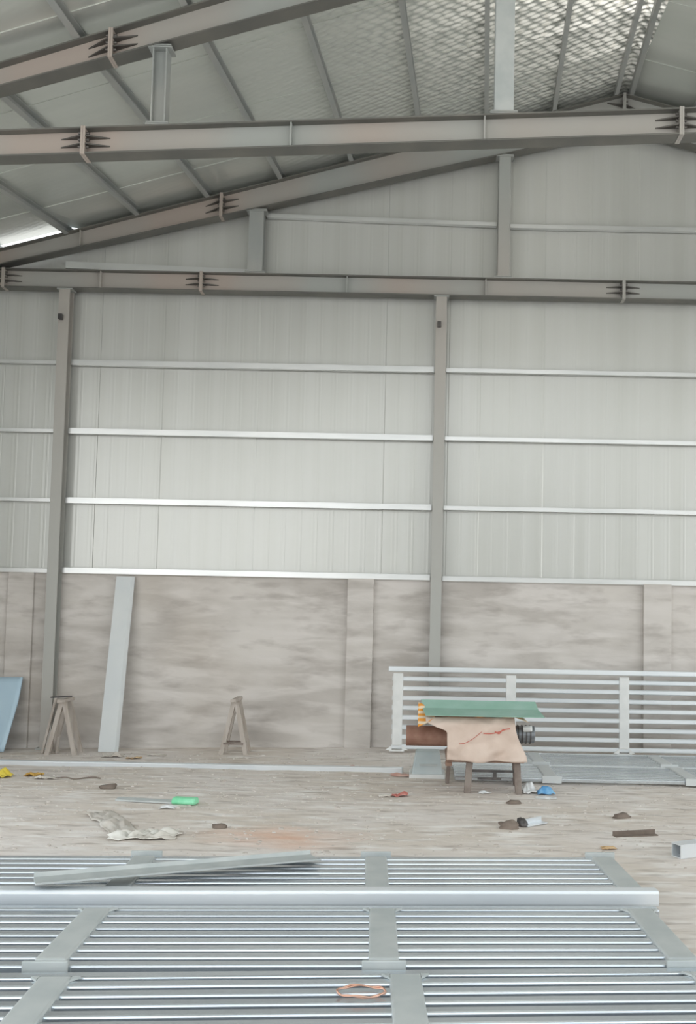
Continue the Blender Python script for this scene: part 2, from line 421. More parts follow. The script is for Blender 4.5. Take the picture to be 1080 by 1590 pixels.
def hpost(m, x, y, z0, z1, bw=.15, d=.15, turn=False):
    # H section: flanges face the viewer unless turned
    if not turn:
        m.box((x - bw / 2, y - d / 2, z0), (x + bw / 2, y - d / 2 + .012, z1)); m.box((x - bw / 2, y + d / 2 - .012, z0), (x + bw / 2, y + d / 2, z1))
        m.box((x - .006, y - d / 2 + .012, z0), (x + .006, y + d / 2 - .012, z1))
    else:
        m.box((x - bw / 2, y - d / 2, z0), (x - bw / 2 + .012, y + d / 2, z1)); m.box((x + bw / 2 - .012, y - d / 2, z0), (x + bw / 2, y + d / 2, z1))
        m.box((x - bw / 2 + .012, y - .006, z0), (x + bw / 2 - .012, y + .006, z1))
    return m
def splice(root, x, y, top, bot, bw=.16):
    zt, zb = top(x), bot(x); h = zt - zb
    for s in (-1, 1):
        mm = MB(); xa, xb = sorted((x + s * .001, x + s * .02))
        mm.box((xa, y - bw / 2 - .004, zb - .006), (xb, y + bw / 2 + .004, zt + .006))
        pl = mm.build('end_plate', M['steel'], root)
        for q in (.25, .5, .75):
            b = MB(); zz = zb + h * q
            b.tube([(x + s * .02, y - .055, zz + .012), (x + s * .048, y - .055, zz + .012)], .013, 6)
            b.build('bolt', M['bolt'], pl, origin=root['_o'])
        sl = (top(x + .1) - top(x)) / .1
        for q in (.36, .66):
            g = MB(); zz = zb + h * q; L = .2
            x2 = x + s * (.02 + L)
            g.prism([(x + s * .02, y - .006, zz), (x + s * .02, y - .078, zz), (x2, y - .008, zz + sl * s * L)],
                    [(x + s * .02, y - .006, zz + .012), (x + s * .02, y - .078, zz + .012), (x2, y - .008, zz + sl * s * L + .012)])
            g.build('gusset', M['bolt'], root)

def frame(name, y, tie_top, tie_bot, raf_top, raf_botL, raf_botR, xl, xrr, tie_spl, raf_spl, posts, stiff, label, raf_stiff=()):
    root = thing(name, ((xl + xrr) / 2, y, tie_bot((xl + xrr) / 2)), label, 'roof frame')
    cuts = [xl] + list(tie_spl) + [xrr]
    for a, b in zip(cuts, cuts[1:]):
        ibeam('tie_beam', root, a + .002, b - .002, tie_top, tie_bot, y)
    xa = xr(y)
    cuts = [xl + .1] + list(raf_spl) + [xa]
    for a, b in zip(cuts, cuts[1:]):
        ibeam('rafter', root, a + .002, b - .002, raf_top, raf_botL, y)
    cuts = [xa, xa + 5.3, xrr - .1]
    for a, b in zip(cuts, cuts[1:]):
        ibeam('rafter', root, a + .002, b - .002, raf_top, raf_botR, y)
    for x in tie_spl: splice(root, x, y, tie_top, tie_bot)
    for x in raf_spl: splice(root, x, y, raf_top, raf_botL)
    splice(root, xa, y, raf_top, lambda x: max(raf_botL(x), raf_botR(x)) if x != xa else raf_botL(xa))
    for x, bw, mt, turn in posts:
        rb = raf_botL(x) if x < xa else raf_botR(x)
        m = hpost(MB(), x, y, tie_top(x) + .03, rb - .02, bw, .13, turn); p = m.build('post', M[mt], root)
        for z in (tie_top(x) + .001, rb - .034):
            q = MB(); sl = 0
            q.box((x - bw / 2 - .04, y - .075, z), (x + bw / 2 + .04, y + .075, z + .014)); q.box((x - bw / 2 - .035, y - .075, z + .018), (x + bw / 2 + .035, y + .075, z + .03))
            q.build('post_plate', M['steel_grey'], p, origin=root['_o'])
    for x in stiff:
        m = MB(); m.box((x - .006, y - .075, tie_bot(x) + .016), (x + .006, y - .006, tie_top(x) - .016)); m.build('stiffener', M['steel'], root)
    for x in raf_stiff:
        m = MB(); m.box((x - .006, y - .075, raf_botL(x) + .02), (x + .006, y - .006, raf_top(x) - .02)); m.build('stiffener', M['steel'], root)
    return root

# far frame, against the gable
def fr2_top(x): return 6.14
def fr2_bot(x): return 5.89
def fr2_rt(x): return rz(x, Y2)
def fr2_rbl(x): return 8.20 + (x - 2.52) * .2465
def fr2_rbr(x): return 8.20 - (x - 2.52) * .235
frame('roof_truss', Y2, fr2_top, fr2_bot, fr2_rt, fr2_rbl, fr2_rbr, -6.35, 10.9, (-5.6, -3.01, 2.53, 8.0), (-2.78,),
      [(-2.31, .19, 'steel_grey', False), (.95, .15, 'steel', False), (4.2, .15, 'steel', False), (7.4, .19, 'steel_grey', False)],
      (-4.33, -1.1, .72, 4.4), 'far steel roof frame of tie beam, rafters and posts standing against the gable wall', (-4.62,))
# near frame, nearer the viewer; it hangs lower on the left
def fr1_top(x): return 6.28 + .054 * (x - 2.3)
def fr1_bot(x): return 6.035 + .054 * (x - 2.3)
def fr1_rt(x): return rz(x, Y1)
def fr1_rbl(x): return 8.20 + (x - xr(Y1)) * .302
def fr1_rbr(x): return 8.20 - (x - xr(Y1)) * .2
frame('roof_truss', Y1, fr1_top, fr1_bot, fr1_rt, fr1_rbl, fr1_rbr, -6.4, 10.6, (-6.1, -3.11, 2.2, 7.6), (-2.9,),
      [(-2.46, .13, 'steel_grey', True), (.62, .17, 'galv_dull', False), (3.9, .17, 'galv_dull', False), (7.1, .13, 'steel_grey', True)],
      (-1.27, .45, 4.1), 'nearer steel roof frame whose tie beam crosses the picture above the far one')

# ------------------------------------------------------------------ wall columns
for x, lab in ((-4.79, 'slim steel column at the left, beside the trestle with the iron bar'), (.145, 'slim steel column behind the standing rail panel'), ):
    zb = gz(x, Y2 - .01)
    root = thing('steel_column', (x, Y2, zb), lab, 'column', 'wall columns')
    m = hpost(MB(), x, Y2, zb - .05, fr2_bot(x) - .016, .14, .14, False); m.build('shaft', M['steel'], root)
    m = MB(); m.box((x - .12, Y2 - .085, zb - .05), (x + .12, Y2 + .085, zb + .02)); m.build('base_plate', M['steel_grey'], root)
    m = MB(); m.box((x - .1, Y2 - .08, fr2_bot(x) - .016), (x + .1, Y2 + .08, fr2_bot(x) - .001)); m.build('cap_plate', M['steel_grey'], root)
    m = MB(); m.box((x - .05, Y2 - .13, 5.46), (x + .0, Y2 - .07, 5.53)); m.build('cleat', M['dark'], root, bevel=.004)

# ------------------------------------------------------------------ girts
cprof = [(-.03, -.045), (.03, -.045), (.03, -.030), (-.015, -.041), (-.015, .041), (.03, .030), (.03, .045), (-.03, .045)]
def girt(x0, x1, z, y, h, label, grp, za=None):
    s = h / .09
    # Z-section: upright web towards the viewer with a top lip and a bottom lip
    pr = [(y - .03, z - .5 * h), (y + .035, z - .5 * h), (y + .035, z - .5 * h + .006), (y - .024, z - .5 * h + .006),
          (y - .024, z + .5 * h - .006), (y + .035, z + .5 * h - .006), (y + .035, z + .5 * h), (y - .03, z + .5 * h - .012)]
    dz = (za or 0)
    m = MB(); m.prism([(x0, a, b + dz) for a, b in pr], [(x1, a, b) for a, b in pr])
    o = m.build('wall_girt', M['galv_girt'], origin=(x0, y, z - .5 * h)); return tag(o, label, 'girt', grp)
ords = [('topmost', 4.94), ('second', 4.03), ('third', 3.115)]
for nm, z in ords:
    girt(-6.3, -4.87, z, 11.745, .05, '%s galvanised wall rail from the top, in the bay left of the left column' % nm, 'wall girts')
    girt(-4.71, .065, z, 11.73, .08, '%s galvanised wall rail from the top, between the two columns' % nm, 'wall girts')
    girt(.225, 5.2, z, 11.74, .06, '%s galvanised wall rail from the top, right of the right column' % nm, 'wall girts')
girt(-6.3, -4.87, CT + .02, 11.745, .06, 'metal rail along the cement wall top, left of the left column', 'sill rails')
girt(-4.71, .065, CT + .03, 11.725, .08, 'bright metal rail along the cement wall top between the two columns', 'sill rails')
girt(.225, 5.2, CT + .02, 11.735, .07, 'metal rail along the cement wall top, right of the right column', 'sill rails')
girt(-4.85, -2.42, 6.2, 11.76, .1, 'bright girt just above the far tie beam, left of the short dark post', 'gable girts', .06)
girt(-2.2, .86, 6.165, 11.76, .07, 'thin girt just above the far tie beam, between the two gable posts', 'gable girts')
girt(-2.2, .86, 6.92, 11.745, .06, 'thin gable girt halfway up between the two gable posts', 'gable girts', .06)
girt(1.04, 4.1, 6.9, 11.745, .06, 'thin gable girt right of the right gable post', 'gable girts')

# ------------------------------------------------------------------ purlins
ds = [(.1, 'ridge purlin on the left of the ridge'), (.92, 'first'), (1.82, 'second'), (2.67, 'third'), (3.59, 'fourth'), (4.52, 'fifth'), (5.47, 'sixth'), (6.39, 'seventh'), (7.32, 'eighth'), (8.25, 'ninth')]
def purlin(d, label):
    m = MB(); yy = [-2.4, 0, 4, Y1, 9.7, Y2 + .1]
    pf = [(-.03, .0), (.025, .0), (.025, .008), (-.022, .008), (-.022, .088), (.025, .088), (.025, .095), (-.03, .095)]
    for a, b in zip(yy, yy[1:]):
        xa, xb = xr(a) - d, xr(b) - d
        m.prism([(xa + p, a, rz(xa + p, a) + q + .002) for p, q in pf], [(xb + p, b, rz(xb + p, b) + q + .002) for p, q in pf])
    o = m.build('purlin', M['steel_grey'], origin=(xr(Y1) - d, Y1, rz(xr(Y1) - d, Y1)))
    tag(o, label, 'purlin', 'roof purlins')
for d, nm in ds:
    purlin(d, nm if d < .5 else '%s long roof purlin down the left slope from the ridge' % nm)
purlin(-.1, 'ridge purlin on the right of the ridge')
purlin(-.95, 'first roof purlin down the right slope from the ridge')

# ------------------------------------------------------------------ rail panels
def obox(m, x0, x1, y0, y1, z0, z1): return m.box((x0, y0, z0), (x1, y1, z1))
RAILP = [(-.024, -.022), (.024, -.022), (.029, -.016), (.029, .010), (.026, .017), (.019, .021), (-.019, .021), (-.026, .017), (-.029, .010), (-.029, -.016)]
TOPP = [(-.045, -.03), (.045, -.03), (.05, -.02), (.05, .022), (.04, .032), (-.04, .032), (-.05, .022), (-.05, -.02)]
def rail_panel(name, loc, rzv, label, grp, L, h, posts, nrail=8, tilt=None, postw=.14, post_t=.062, top_far=False, plate=True, post_m='galv_dull', plate_m='galv_dull', ts=(.65, .7), top_m='galv', rail_m='galv', gus_foot=False):
    """local: x along the rails (0 = right end, going negative), y across (0 = foot, h = top rail), z thickness"""
    root = thing(name, loc, label, 'rail panel', grp, rz=rzv); root['_o'] = (0, 0, 0)
    if tilt is not None: root.rotation_euler = tilt
    m = MB(); m.sweep((-L - .05, h, .034 + .032 * (ts[1] - 1)), (.06, h, .034 + .032 * (ts[1] - 1)), [(p * ts[0], q * ts[1]) for p, q in TOPP]); m.build('top_rail', M[top_m], root, smooth=False, bevel=.004)
    pitch = (h - .045) / nrail
    for k in range(nrail):
        m = MB(); yk = .045 + k * pitch; m.sweep((-L, yk, .028), (-.02, yk, .028), RAILP); m.build('rail', M[rail_m], root, bevel=.004)
    for x in posts:
        m = MB(); obox(m, x - postw / 2, x + postw / 2, .06, h - .05, .004, post_t)
        p = m.build('post', M[post_m], root, bevel=.01)
        if plate:
            q = MB(); obox(q, x - postw / 2 - .03, x + postw / 2 + .03, -.012, .006, .0, .075); q.build('base_plate', M[plate_m], p, origin=(0, 0, 0), bevel=.004)
        q = MB()
        for s in (-1, 1):
            ga, gb = (.004, .06) if gus_foot else (h - .05, h - .09)
            gw = .08 if gus_foot else .035
            q.prism([(x + s * postw / 2, ga, .05), (x + s * (postw / 2 + gw), ga, .05), (x + s * postw / 2, gb, .05)], [(x + s * postw / 2, ga, .06), (x + s * (postw / 2 + gw), ga, .06), (x + s * postw / 2, gb, .06)])
        q.build('weld_gusset', M[post_m], p, origin=(0, 0, 0))
    return root
from math import radians as R_
def pose(right_far, ang, h, flip):
    # flip: top rail on the near side (the panel's y axis points to the viewer)
    return right_far, ang
LW = .07
def flat_panel(px, py, z, ang, label, h, posts, L, near_top, grp='lying rail panels', nrail=8, **kw):
    """px,py: right end of the far edge; near_top puts the thick top rail nearest the viewer"""
    c, s = math.cos(ang), math.sin(ang)
    if not near_top:
        # foot near, top far: origin at near edge
        loc = (px + s * h, py - c * h, z); rail_panel('rail_panel', loc, ang, label, grp, L, h, posts, nrail, **kw)
    else:
        # turned half round: x runs the other way
        loc = (px - c * L, py - s * L, z)
        rail_panel('rail_panel', loc, ang + math.pi, label, grp, L, h, [-(L + p) for p in posts], nrail, **kw)
a1, a2, a3 = .062, .056, .07
# bottom layer, then the top layer of each of the three stacks
for k, (px, py, a, h, near_top, posts, nm) in enumerate((
        (1.27, 6.16, a1, .86, True, (-.06, -1.56, -3.05, -4.5), 'the farthest of the three stacks in the foreground'),
        (1.27, 5.11, a2, .82, False, (-.06, -1.47, -2.98, -4.4), 'the middle of the three stacks in the foreground'),
        (1.36, 4.25, a3, .82, False, (-.06, -1.42, -2.93, -4.4), 'the nearest of the three stacks in the foreground'))):
    z0 = .012
    flat_panel(px + .0, py + .045, z0, a, 'galvanised rail panel at the bottom of ' + nm, h, posts, 4.6, near_top)
    flat_panel(px, py, z0 + LW + .004, a, 'galvanised rail panel on top of ' + nm, h, posts, 4.6, near_top, ts=(.9, 1.45) if k == 0 else (.65, .7), top_m='galv_bright' if k == 0 else 'galv')
# two more lie in front of the wall at the right
flat_panel(4.55, 11.12, .01, .0, 'galvanised rail panel lying at the foot of the standing panel', .82, (-.06, -1.75, -3.2), 4.2, False, post_m='steel_pale', plate_m='steel_pale', top_m='galv_bright', rail_m='galv')
flat_panel(4.55, 10.24, .01, .0, 'galvanised rail panel lying flat beside the machine, nearer the viewer than its twin', .82, (-.06, -1.72, -3.2), 4.2, False, post_m='steel_pale', plate_m='steel_pale', top_m='galv_bright', rail_m='galv')
# the standing panel
st = rail_panel('rail_panel', (4.02, 11.42, .03), 0, 'tall galvanised rail panel standing upright against the cement wall', None, 4.4, 1.0,
                (-.07, -1.5, -2.92, -4.33), 8, tilt=(R_(88), 0, R_(1.2)), postw=.125, gus_foot=True, post_m='white_end', plate_m='white_end', top_m='galv_bright', rail_m='galv_bright')

# loose flat bar across the two far stacks
m = MB(); A = Vector((-2.13, 5.1, .20)); B = Vector((-.66, 5.83, .165))
m.sweep(A, B, [(-.1, 0), (.02, 0), (.10, .02), (.10, .03), (.02, .012), (-.09, .012), (-.1, .035)])
tag(m.build('steel_strip', M['galv_dull'], origin=tuple(A)), 'loose grey folded steel strip lying diagonally across the foreground rail panels', 'steel strip')
# copper wire loop
m = MB(); pts = [(-.232 + .10 * math.cos(t * .2094) * (1 + .03 * (t // 30)), 3.875 + .055 * math.sin(t * .2094) * (1 + .05 * (t // 30)), .157 + .004 * math.sin(t) + .002 * (t // 30)) for t in range(60)]
m.tube(pts, .004, 6); tag(m.build('wire_loop', M['copper'], origin=(-.232, 3.875, .15), smooth=True), 'small loop of copper wire lying on the nearest rail panel', 'wire')

# long tube on the floor near the wall
z1, z2 = gz(-6.2, 10.6) + .024, gz(-.2, 9.92) + .03
m = MB(); m.sweep((-6.4, 10.62, z1), (-.2, 9.92, z2), [(-.045, -.03), (.045, -.03), (.045, .03), (-.045, .03)])
tag(m.build('steel_tube', M['galv_bright'], origin=(-3.3, 10.07, z1 - .03), bevel=.006), 'long pale square tube lying on the ground parallel to the cement wall', 'steel tube')

# ------------------------------------------------------------------ machine under the cloth
GX = 8.95
mc = thing('pipe_machine', (.62, 9.05, gz(.62, 9.05)), 'pipe machine on four legs under a tan cloth', 'machine')
m = MB(); m.box((.24, 8.84, .30), (1.0, 9.42, .345)); m.build('tray', M['brown'], mc, bevel=.008)
m = MB(); m.box((.29, 8.9, .345), (.90, 9.3, .60)); m.box((.34, 8.95, .60), (.84, 9.25, .70)); m.build('body', M['dark'], mc, bevel=.025, segs=3)
for i, (lx, ly) in enumerate(((.47, 8.88), (.93, 8.88), (.29, 9.38), (.95, 9.38))):
    m = MB(); zb = gz(lx, ly)
    s = -1 if lx < .6 else 1
    w_ = .032 if i < 2 else .02
    m.hexa([(lx - w_ + s * .02, ly - .03, zb), (lx + w_ + s * .02, ly - .03, zb), (lx + w_ + s * .02, ly + .03, zb), (lx - w_ + s * .02, ly + .03, zb),
            (lx - w_, ly - .03, .30), (lx + w_, ly - .03, .30), (lx + w_, ly + .03, .30), (lx - w_, ly + .03, .30)])
    m.build('leg', M['leg'], mc, bevel=.006)
m = MB(); m.box((.47, 8.885, .20), (.93, 8.9, .225)); m.build('brace', M['dark'], mc)
m = MB(); m.box((.55, 8.88, .13), (.78, 8.9, .15)); m.box((.70, 8.87, .13), (.735, 8.9, .225)); m.build('foot_bar', M['dark'], mc)
mo = MB(); mo.tube([(.92, 9.0, .56), (1.11, 9.0, .56)], .085, 20); mt = mo.build('motor', M['motor'], mc, bevel=.008)
q = MB()
for k in range(4): q.tube([(.94 + k * .04, 9.0, .56), (.952 + k * .04, 9.0, .56)], .092, 20)
q.build('cooling_fins', M['dark'], mt, origin=mc['_o'])
q = MB(); q.tube([(1.0, 8.93, .62), (1.07, 8.9, .63)], .03, 12); q.build('oil_cap', M['white_end'], mt, origin=mc['_o'])
m = MB(); m.box((.245, 8.86, .345), (.285, 9.0, .42)); m.box((.235, 8.87, .255), (.3, 8.95, .30)); m.build('bracket', M['brown'], mc, bevel=.006)
# rusty pipe clamped in it
m = MB(); n = 28
o_r, i_r = .1, .088
ring = lambda x, r_: [(x, 9.06 + r_ * math.cos(2 * math.pi * k / n), .52 + r_ * math.sin(2 * math.pi * k / n)) for k in range(n)]
b0 = len(m.v)
for x, r_ in ((-.155, o_r), (.285, o_r), (.285, i_r), (-.155, i_r)): m.v += ring(x, r_)
for a_ in range(4):
    for k in range(n): m.f.append((a_ * n + k, a_ * n + (k + 1) % n, ((a_ + 1) % 4) * n + (k + 1) % n, ((a_ + 1) % 4) * n + k))
tag(m.build('steel_pipe', M['rust'], origin=(.06, 9.06, .42), smooth=False, bevel=0), 'short rusty brown pipe sticking out left from under the cloth', 'pipe')
# tan cloth
def cloth(u, v):
    # v: 0 back hem, 1 front hem
    path = [(9.36, .56), (9.33, .715), (8.86, .725), (8.80, .66), (8.785, .50), (8.745, .325)]
    L = [0, .18, .52, .62, .78, 1.0]
    for i in range(5):
        if v <= L[i + 1] or i == 4:
            t = (v - L[i]) / (L[i + 1] - L[i]); y = path[i][0] + (path[i + 1][0] - path[i][0]) * t; z = path[i][1] + (path[i + 1][1] - path[i][1]) * t; break
    xl = .035 + .21 * sstep(.58, .70, v)
    xrr = .90 + .115 * sstep(.6, 1, v)
    if v < .1: xl = .2
    x = xl + (xrr - xl) * u
    f = .03 * noise.noise((x * 6 + v * 4, v * 5 - x * 2, 2.2)) + .012 * noise.noise((x * 12, v * 9, 4))
    hem = sstep(.6, 1, v)
    y -= f * (1 + 1.2 * hem) + .012 * math.sin(x * 19 + v * 4) * hem
    z += .012 * noise.noise((x * 6, v * 5, 8)) + (.012 * math.sin(x * 9)) * (1 if v > .95 else 0) * .5
    if v <= .62: z += .008
    return (x, y, z)
m = MB(); m.grid(60, 50, cloth)
cl = m.build('dust_cloth', M['tan'], origin=(.5, 8.9, .7), smooth=True, solid=.006)
tag(cl, 'tan cloth draped over the machine', 'cloth')
m = MB()
def stripe(u0_, v0, u1_, v1, wd):
    a = []
    for k in range(25):
        t = k / 24; p = cloth(u0_ + (u1_ - u0_) * t, v0 + (v1 - v0) * t + .015 * math.sin(t * 5)); a.append((p[0], p[1] - .006, p[2]))
    n = len(m.v)
    for p in a: m.v += [(p[0], p[1], p[2] - wd), (p[0], p[1], p[2] + wd)]
    for k in range(24): m.f.append((n + 2 * k, n + 2 * k + 2, n + 2 * k + 3, n + 2 * k + 1))
stripe(.16, .79, .52, .69, .003); stripe(.52, .69, .93, .655, .005); stripe(.7, .675, .85, .665, .008)
m.build('red_stripe', M['red'], cl, origin=(.5, 8.9, .7), solid=.002)
# striped cloth under the gutter
def scloth(u, v):
    x = -.04 + 1.01 * u
    z0 = .742 + .008 * noise.noise((x * 8, v * 3, 1))
    y = 9.06 - .2 * v
    if u < .16:                       # the bunched end stands up as a peak and hangs down in front
        k = (1 - u / .16) ** .6
        y -= .09 * v * k
        z0 += .12 * k * max(0, 1 - abs(v - .3) * 2.2) - .10 * k * max(0, v - .45) / .55
    if u > .93: z0 -= .03 * v * (u - .93) / .07; y -= .16 * v * (u - .93) / .07; x += .05 * v * (u - .93) / .07
    return (x, y, z0)
m = MB(); m.grid(60, 14, scloth); tag(m.build('striped_cloth', M['stripe'], origin=(.45, 8.9, .745), smooth=True, solid=.004), 'orange and cream striped cloth bunched under the left end of the green channel', 'cloth')
# green channel
m = MB()
pf = [(9.05, .872), (8.95, .800), (8.75, .752), (8.748, .760), (8.944, .808), (9.044, .878)]
n = len(pf)
def gx(y, z, e): return (-.015 + (9.05 - y) * .16 if e == 0 else 1.12 + (9.05 - y) * .2)
m.prism([(gx(a, b, 0), a, b + .0) for a, b in pf], [(gx(a, b, 1), a, b) for a, b in pf])
tag(m.build('green_channel', M['green'], origin=(.55, 8.9, .78)), 'green painted metal channel lying across the cloth-covered machine', 'metal channel')
# pale box behind the left legs
bz = gz(.06, 9.75)
bx = thing('tool_box', (.06, 9.78, bz), 'pale grey metal box on the ground below the rusty pipe', 'box')
m = MB(); m.hexa([(-.1, 9.64, bz + .03), (.23, 9.64, bz + .03), (.23, 9.94, bz + .03), (-.1, 9.94, bz + .03), (-.06, 9.66, bz + .27), (.19, 9.66, bz + .27), (.19, 9.92, bz + .27), (-.06, 9.92, bz + .27)]); m.build('body', M['palebox'], bx, bevel=.012)
m = MB(); m.box((-.125, 9.60, bz), (.255, 9.96, bz + .045)); m.build('base_tray', M['white_end'], bx, bevel=.008)
m = MB(); m.box((-.02, 9.632, bz + .13), (.17, 9.655, bz + .15)); m.build('lid_seam', M['galv_dull'], bx)

# ------------------------------------------------------------------ trestles
def trestle(x, y, spread, h, label, bar=None, cross=None):
    zb = gz(x, y)
    root = thing('trestle', (x, y, zb), label, 'trestle', 'A-frame trestles')
    d = .1
    for yy in (-d, d):
        for s in (-1, 1):
            m = MB(); a = .027
            fx = x + s * spread; zz = gz(fx, y + yy)
            m.hexa([(fx - a, y + yy - .02, zz), (fx + a, y + yy - .02, zz), (fx + a, y + yy + .02, zz), (fx - a, y + yy + .02, zz),
                    (x + s * .015 - a, y + yy * .8 - .02, zb + h - .03), (x + s * .015 + a, y + yy * .8 - .02, zb + h - .03), (x + s * .015 + a, y + yy * .8 + .02, zb + h - .03), (x + s * .015 - a, y + yy * .8 + .02, zb + h - .03)])
            m.build('leg', M['wood'], root)
        if cross:
            m = MB(); k = 1 - cross / h; m.box((x - spread * k, y + yy - .03, zb + cross - .012), (x + spread * k, y + yy - .02, zb + cross + .012)); m.build('cross_brace', M['leg'], root)
    m = MB(); m.box((x - .035, y - .2, zb + h - .04), (x + .035, y + .2, zb + h)); m.build('top_beam', M['wood'], root, bevel=.006)
    return root
trestle(-2.31, 11.3, .15, .68, 'small dusty A-frame trestle with a crossbar near its feet, against the cement wall', cross=.13)
t = trestle(-4.43, 11.3, .17, .68, 'dusty A-frame trestle beside the left column with a dark bar on its top', cross=None)
m = MB(); zb = gz(-4.43, 11.3) + .683
m.sweep((-4.60, 11.25, zb + .002), (-4.35, 11.28, zb + .016), [(-.012, 0), (.012, 0), (.012, .018), (-.012, .018)])
tag(m.build('iron_bar', M['dark'], origin=(-4.48, 11.26, zb)), 'short dark iron bar lying on top of the left trestle', 'bar')
for k, (xx, tx) in enumerate(((-4.70, -4.66), (-4.6, -4.64), (-4.52, -4.56))):
    m = MB(); z = gz(xx, 11.36)
    m.sweep((xx, 11.30, z), (tx, 11.56, z + (.66, .5, .58)[k]), [(-.014, -.012), (.014, -.012), (.014, .012), (-.014, .012)], upv=(0, 1, 0))
    tag(m.build('timber_batten', M['wood'], origin=(xx, 11.3, z)), ('thin dusty batten leaning on the left column, left of the trestle', 'shortest thin batten leaning between left column and trestle', 'thin batten leaning just left of the trestle leg')[k], 'batten', 'leaning battens')

# leaning metal channel and blue sheet
zt, zb = 2.13, gz(-3.95, 11.35)
xt0, xt1, xb0, xb1 = -3.985, -3.76, -4.03, -3.79
m = MB()
def chan(x0, x1, y, z): # C profile ring at height z
    e = .05
    return [(x0, y, z), (x1 - .035, y, z), (x1 - .03, y + .0, z), (x1, y + .035, z), (x1, y + e, z), (x1 - .006, y + e, z), (x1 - .006, y + .038, z), (x1 - .034, y + .006, z), (x0 + .006, y + .006, z), (x0 + .006, y + e, z), (x0, y + e, z)]
m.prism(chan(xb0, xb1, 11.36, zb + .005), chan(xt0, xt1, 11.655, zt))
tag(m.build('metal_channel', M['steel_pale'], origin=(-3.98, 11.36, zb)), 'tall pale grey metal channel leaning on the cement wall', 'metal channel')
m = MB()
def sheet(u, v):
    x = -6.05 + .92 * u - .045 * max(0, (1 - v) - .35) * (1 if u > .5 else 0) * u * 2
    y = 11.32 + .32 * v + .03 * math.sin(u * 3)
    zf = gz(x, 11.32) + .012
    return (x, y, zf + .9 * v)
m.grid(16, 12, sheet); tag(m.build('sheet_panel', M['bluesheet'], origin=(-5.6, 11.4, 0), smooth=True, solid=.016), 'pale blue sheet leaning on the wall at the left edge', 'sheet')

# ------------------------------------------------------------------ litter on the ground
def lump(name, x, y, sx, sy, sz, mt, label, cat, grp=None, seed=0, rough=.5, sub=3, rot=0.0):
    bm = bmesh.new(); bmesh.ops.create_icosphere(bm, subdivisions=sub, radius=1)
    for v in bm.verts:
        p = v.co.copy(); f = 1 + rough * noise.noise((p.x * 1.7 + seed, p.y * 1.7, p.z * 1.7)) + rough * .5 * noise.noise((p.x * 4 + seed, p.y * 4, p.z * 4 + 3))
        q = Vector((p.x * f * sx, p.y * f * sy, max(-.35, p.z * f) * sz))
        v.co = Vector((q.x * math.cos(rot) - q.y * math.sin(rot), q.x * math.sin(rot) + q.y * math.cos(rot), q.z + .3 * sz))
    me = bpy.data.meshes.new(name); bm.to_mesh(me); bm.free(); me.materials.append(M[mt])
    me.polygons.foreach_set('use_smooth', [True] * len(me.polygons))
    o = bpy.data.objects.new(name, me); COL.objects.link(o); o.location = (x, y, gz(x, y)); return tag(o, label, cat, grp)
def crumple(name, x, y, w_, d_, h_, mt, label, cat, seed=0, rot=0.0, grp=None, n=18):
    m = MB(); z0 = gz(x, y)
    def f(u, v):
        a, b = (u - .5) * w_, (v - .5) * d_
        e = min(u, 1 - u, v, 1 - v) * 4; e = min(1, e)
        hh = h_ * abs(noise.noise((u * w_ * 9 + seed, v * d_ * 11, seed + .37))) * 1.8 * (.35 + .65 * e) + h_ * .35 * abs(noise.noise((u * w_ * 30, v * d_ * 34 + seed, 2)))
        jx = .12 * w_ * noise.noise((v * 5, seed, u * 2)); jy = .16 * d_ * noise.noise((u * 5 + 3, seed, v * 2))
        a += jx; b += jy
        X = x + a * math.cos(rot) - b * math.sin(rot); Y = y + a * math.sin(rot) + b * math.cos(rot)
        return (X, Y, gz(X, Y) + .004 + hh)
    m.grid(n, n, f); return tag(m.build(name, M[mt], origin=(x, y, z0), smooth=True, solid=.003), label, cat, grp)

crumple('plastic_sheet', -2.1, 7.0, .5, .26, .06, 'plastic', 'crumpled dirty white plastic sheet on the ground behind the rail panels', 'plastic sheet', 3, .1)
crumple('plastic_sheet', -2.5, 7.42, .8, .22, .045, 'paper', 'dusty crumpled sheet beside the white plastic, farther left', 'plastic sheet', 9, -1.0)
crumple('glove', -4.33, 9.36, .26, .22, .07, 'yellow', 'bright yellow glove on the ground at the left edge', 'glove', 2, .3)
crumple('fabric_scrap', -4.02, 9.48, .17, .14, .05, 'orange', 'ochre fabric scrap right of the yellow glove', 'fabric scrap', 5, .2)
crumple('paper_scrap', -3.8, 9.3, .24, .10, .03, 'paper', 'pale paper scrap right of the ochre fabric', 'paper scrap', 6, .1)
m = MB(); m.tube([(-3.72 + .45 * t / 14, 9.28 + .05 * math.sin(t * .7) + .05 * t / 14, gz(-3.72 + .45 * t / 14, 9.3) + .012) for t in range(15)], .007, 6)
tag(m.build('cable', M['darkchip'], origin=(-3.5, 9.3, 0)), 'thin dark cable end snaking over the ground right of the yellow glove', 'cable')
m = MB(); zz = gz(-2.4, 8.2)
m.sweep((-2.74, 8.26, zz + .02), (-2.17, 8.18, zz + .02), [(-.035, -.012), (.035, -.012), (.035, .002), (-.03, .012)])
st = m.build('saw_blade', M['galv_dull'], origin=(-2.4, 8.2, zz)); 
hs = thing('hand_tool', (-2.1, 8.17, zz), 'grey bladed hand tool with a mint green handle', 'hand tool')
st.parent = hs; st.location = (-.3, .03, 0); st.name = 'blade'
m = MB(); m.sweep((-2.21, 8.19, zz + .03), (-1.99, 8.14, zz + .035), [(-.045, -.025), (.045, -.025), (.055, 0), (.03, .03), (-.03, .035), (-.05, .01)])
m.build('handle', M['mint'], hs, bevel=.012)
crumple('paper_scrap', -2.2, 7.98, .14, .09, .02, 'white', 'small white paper scrap in front of the green handle', 'paper scrap', 4)
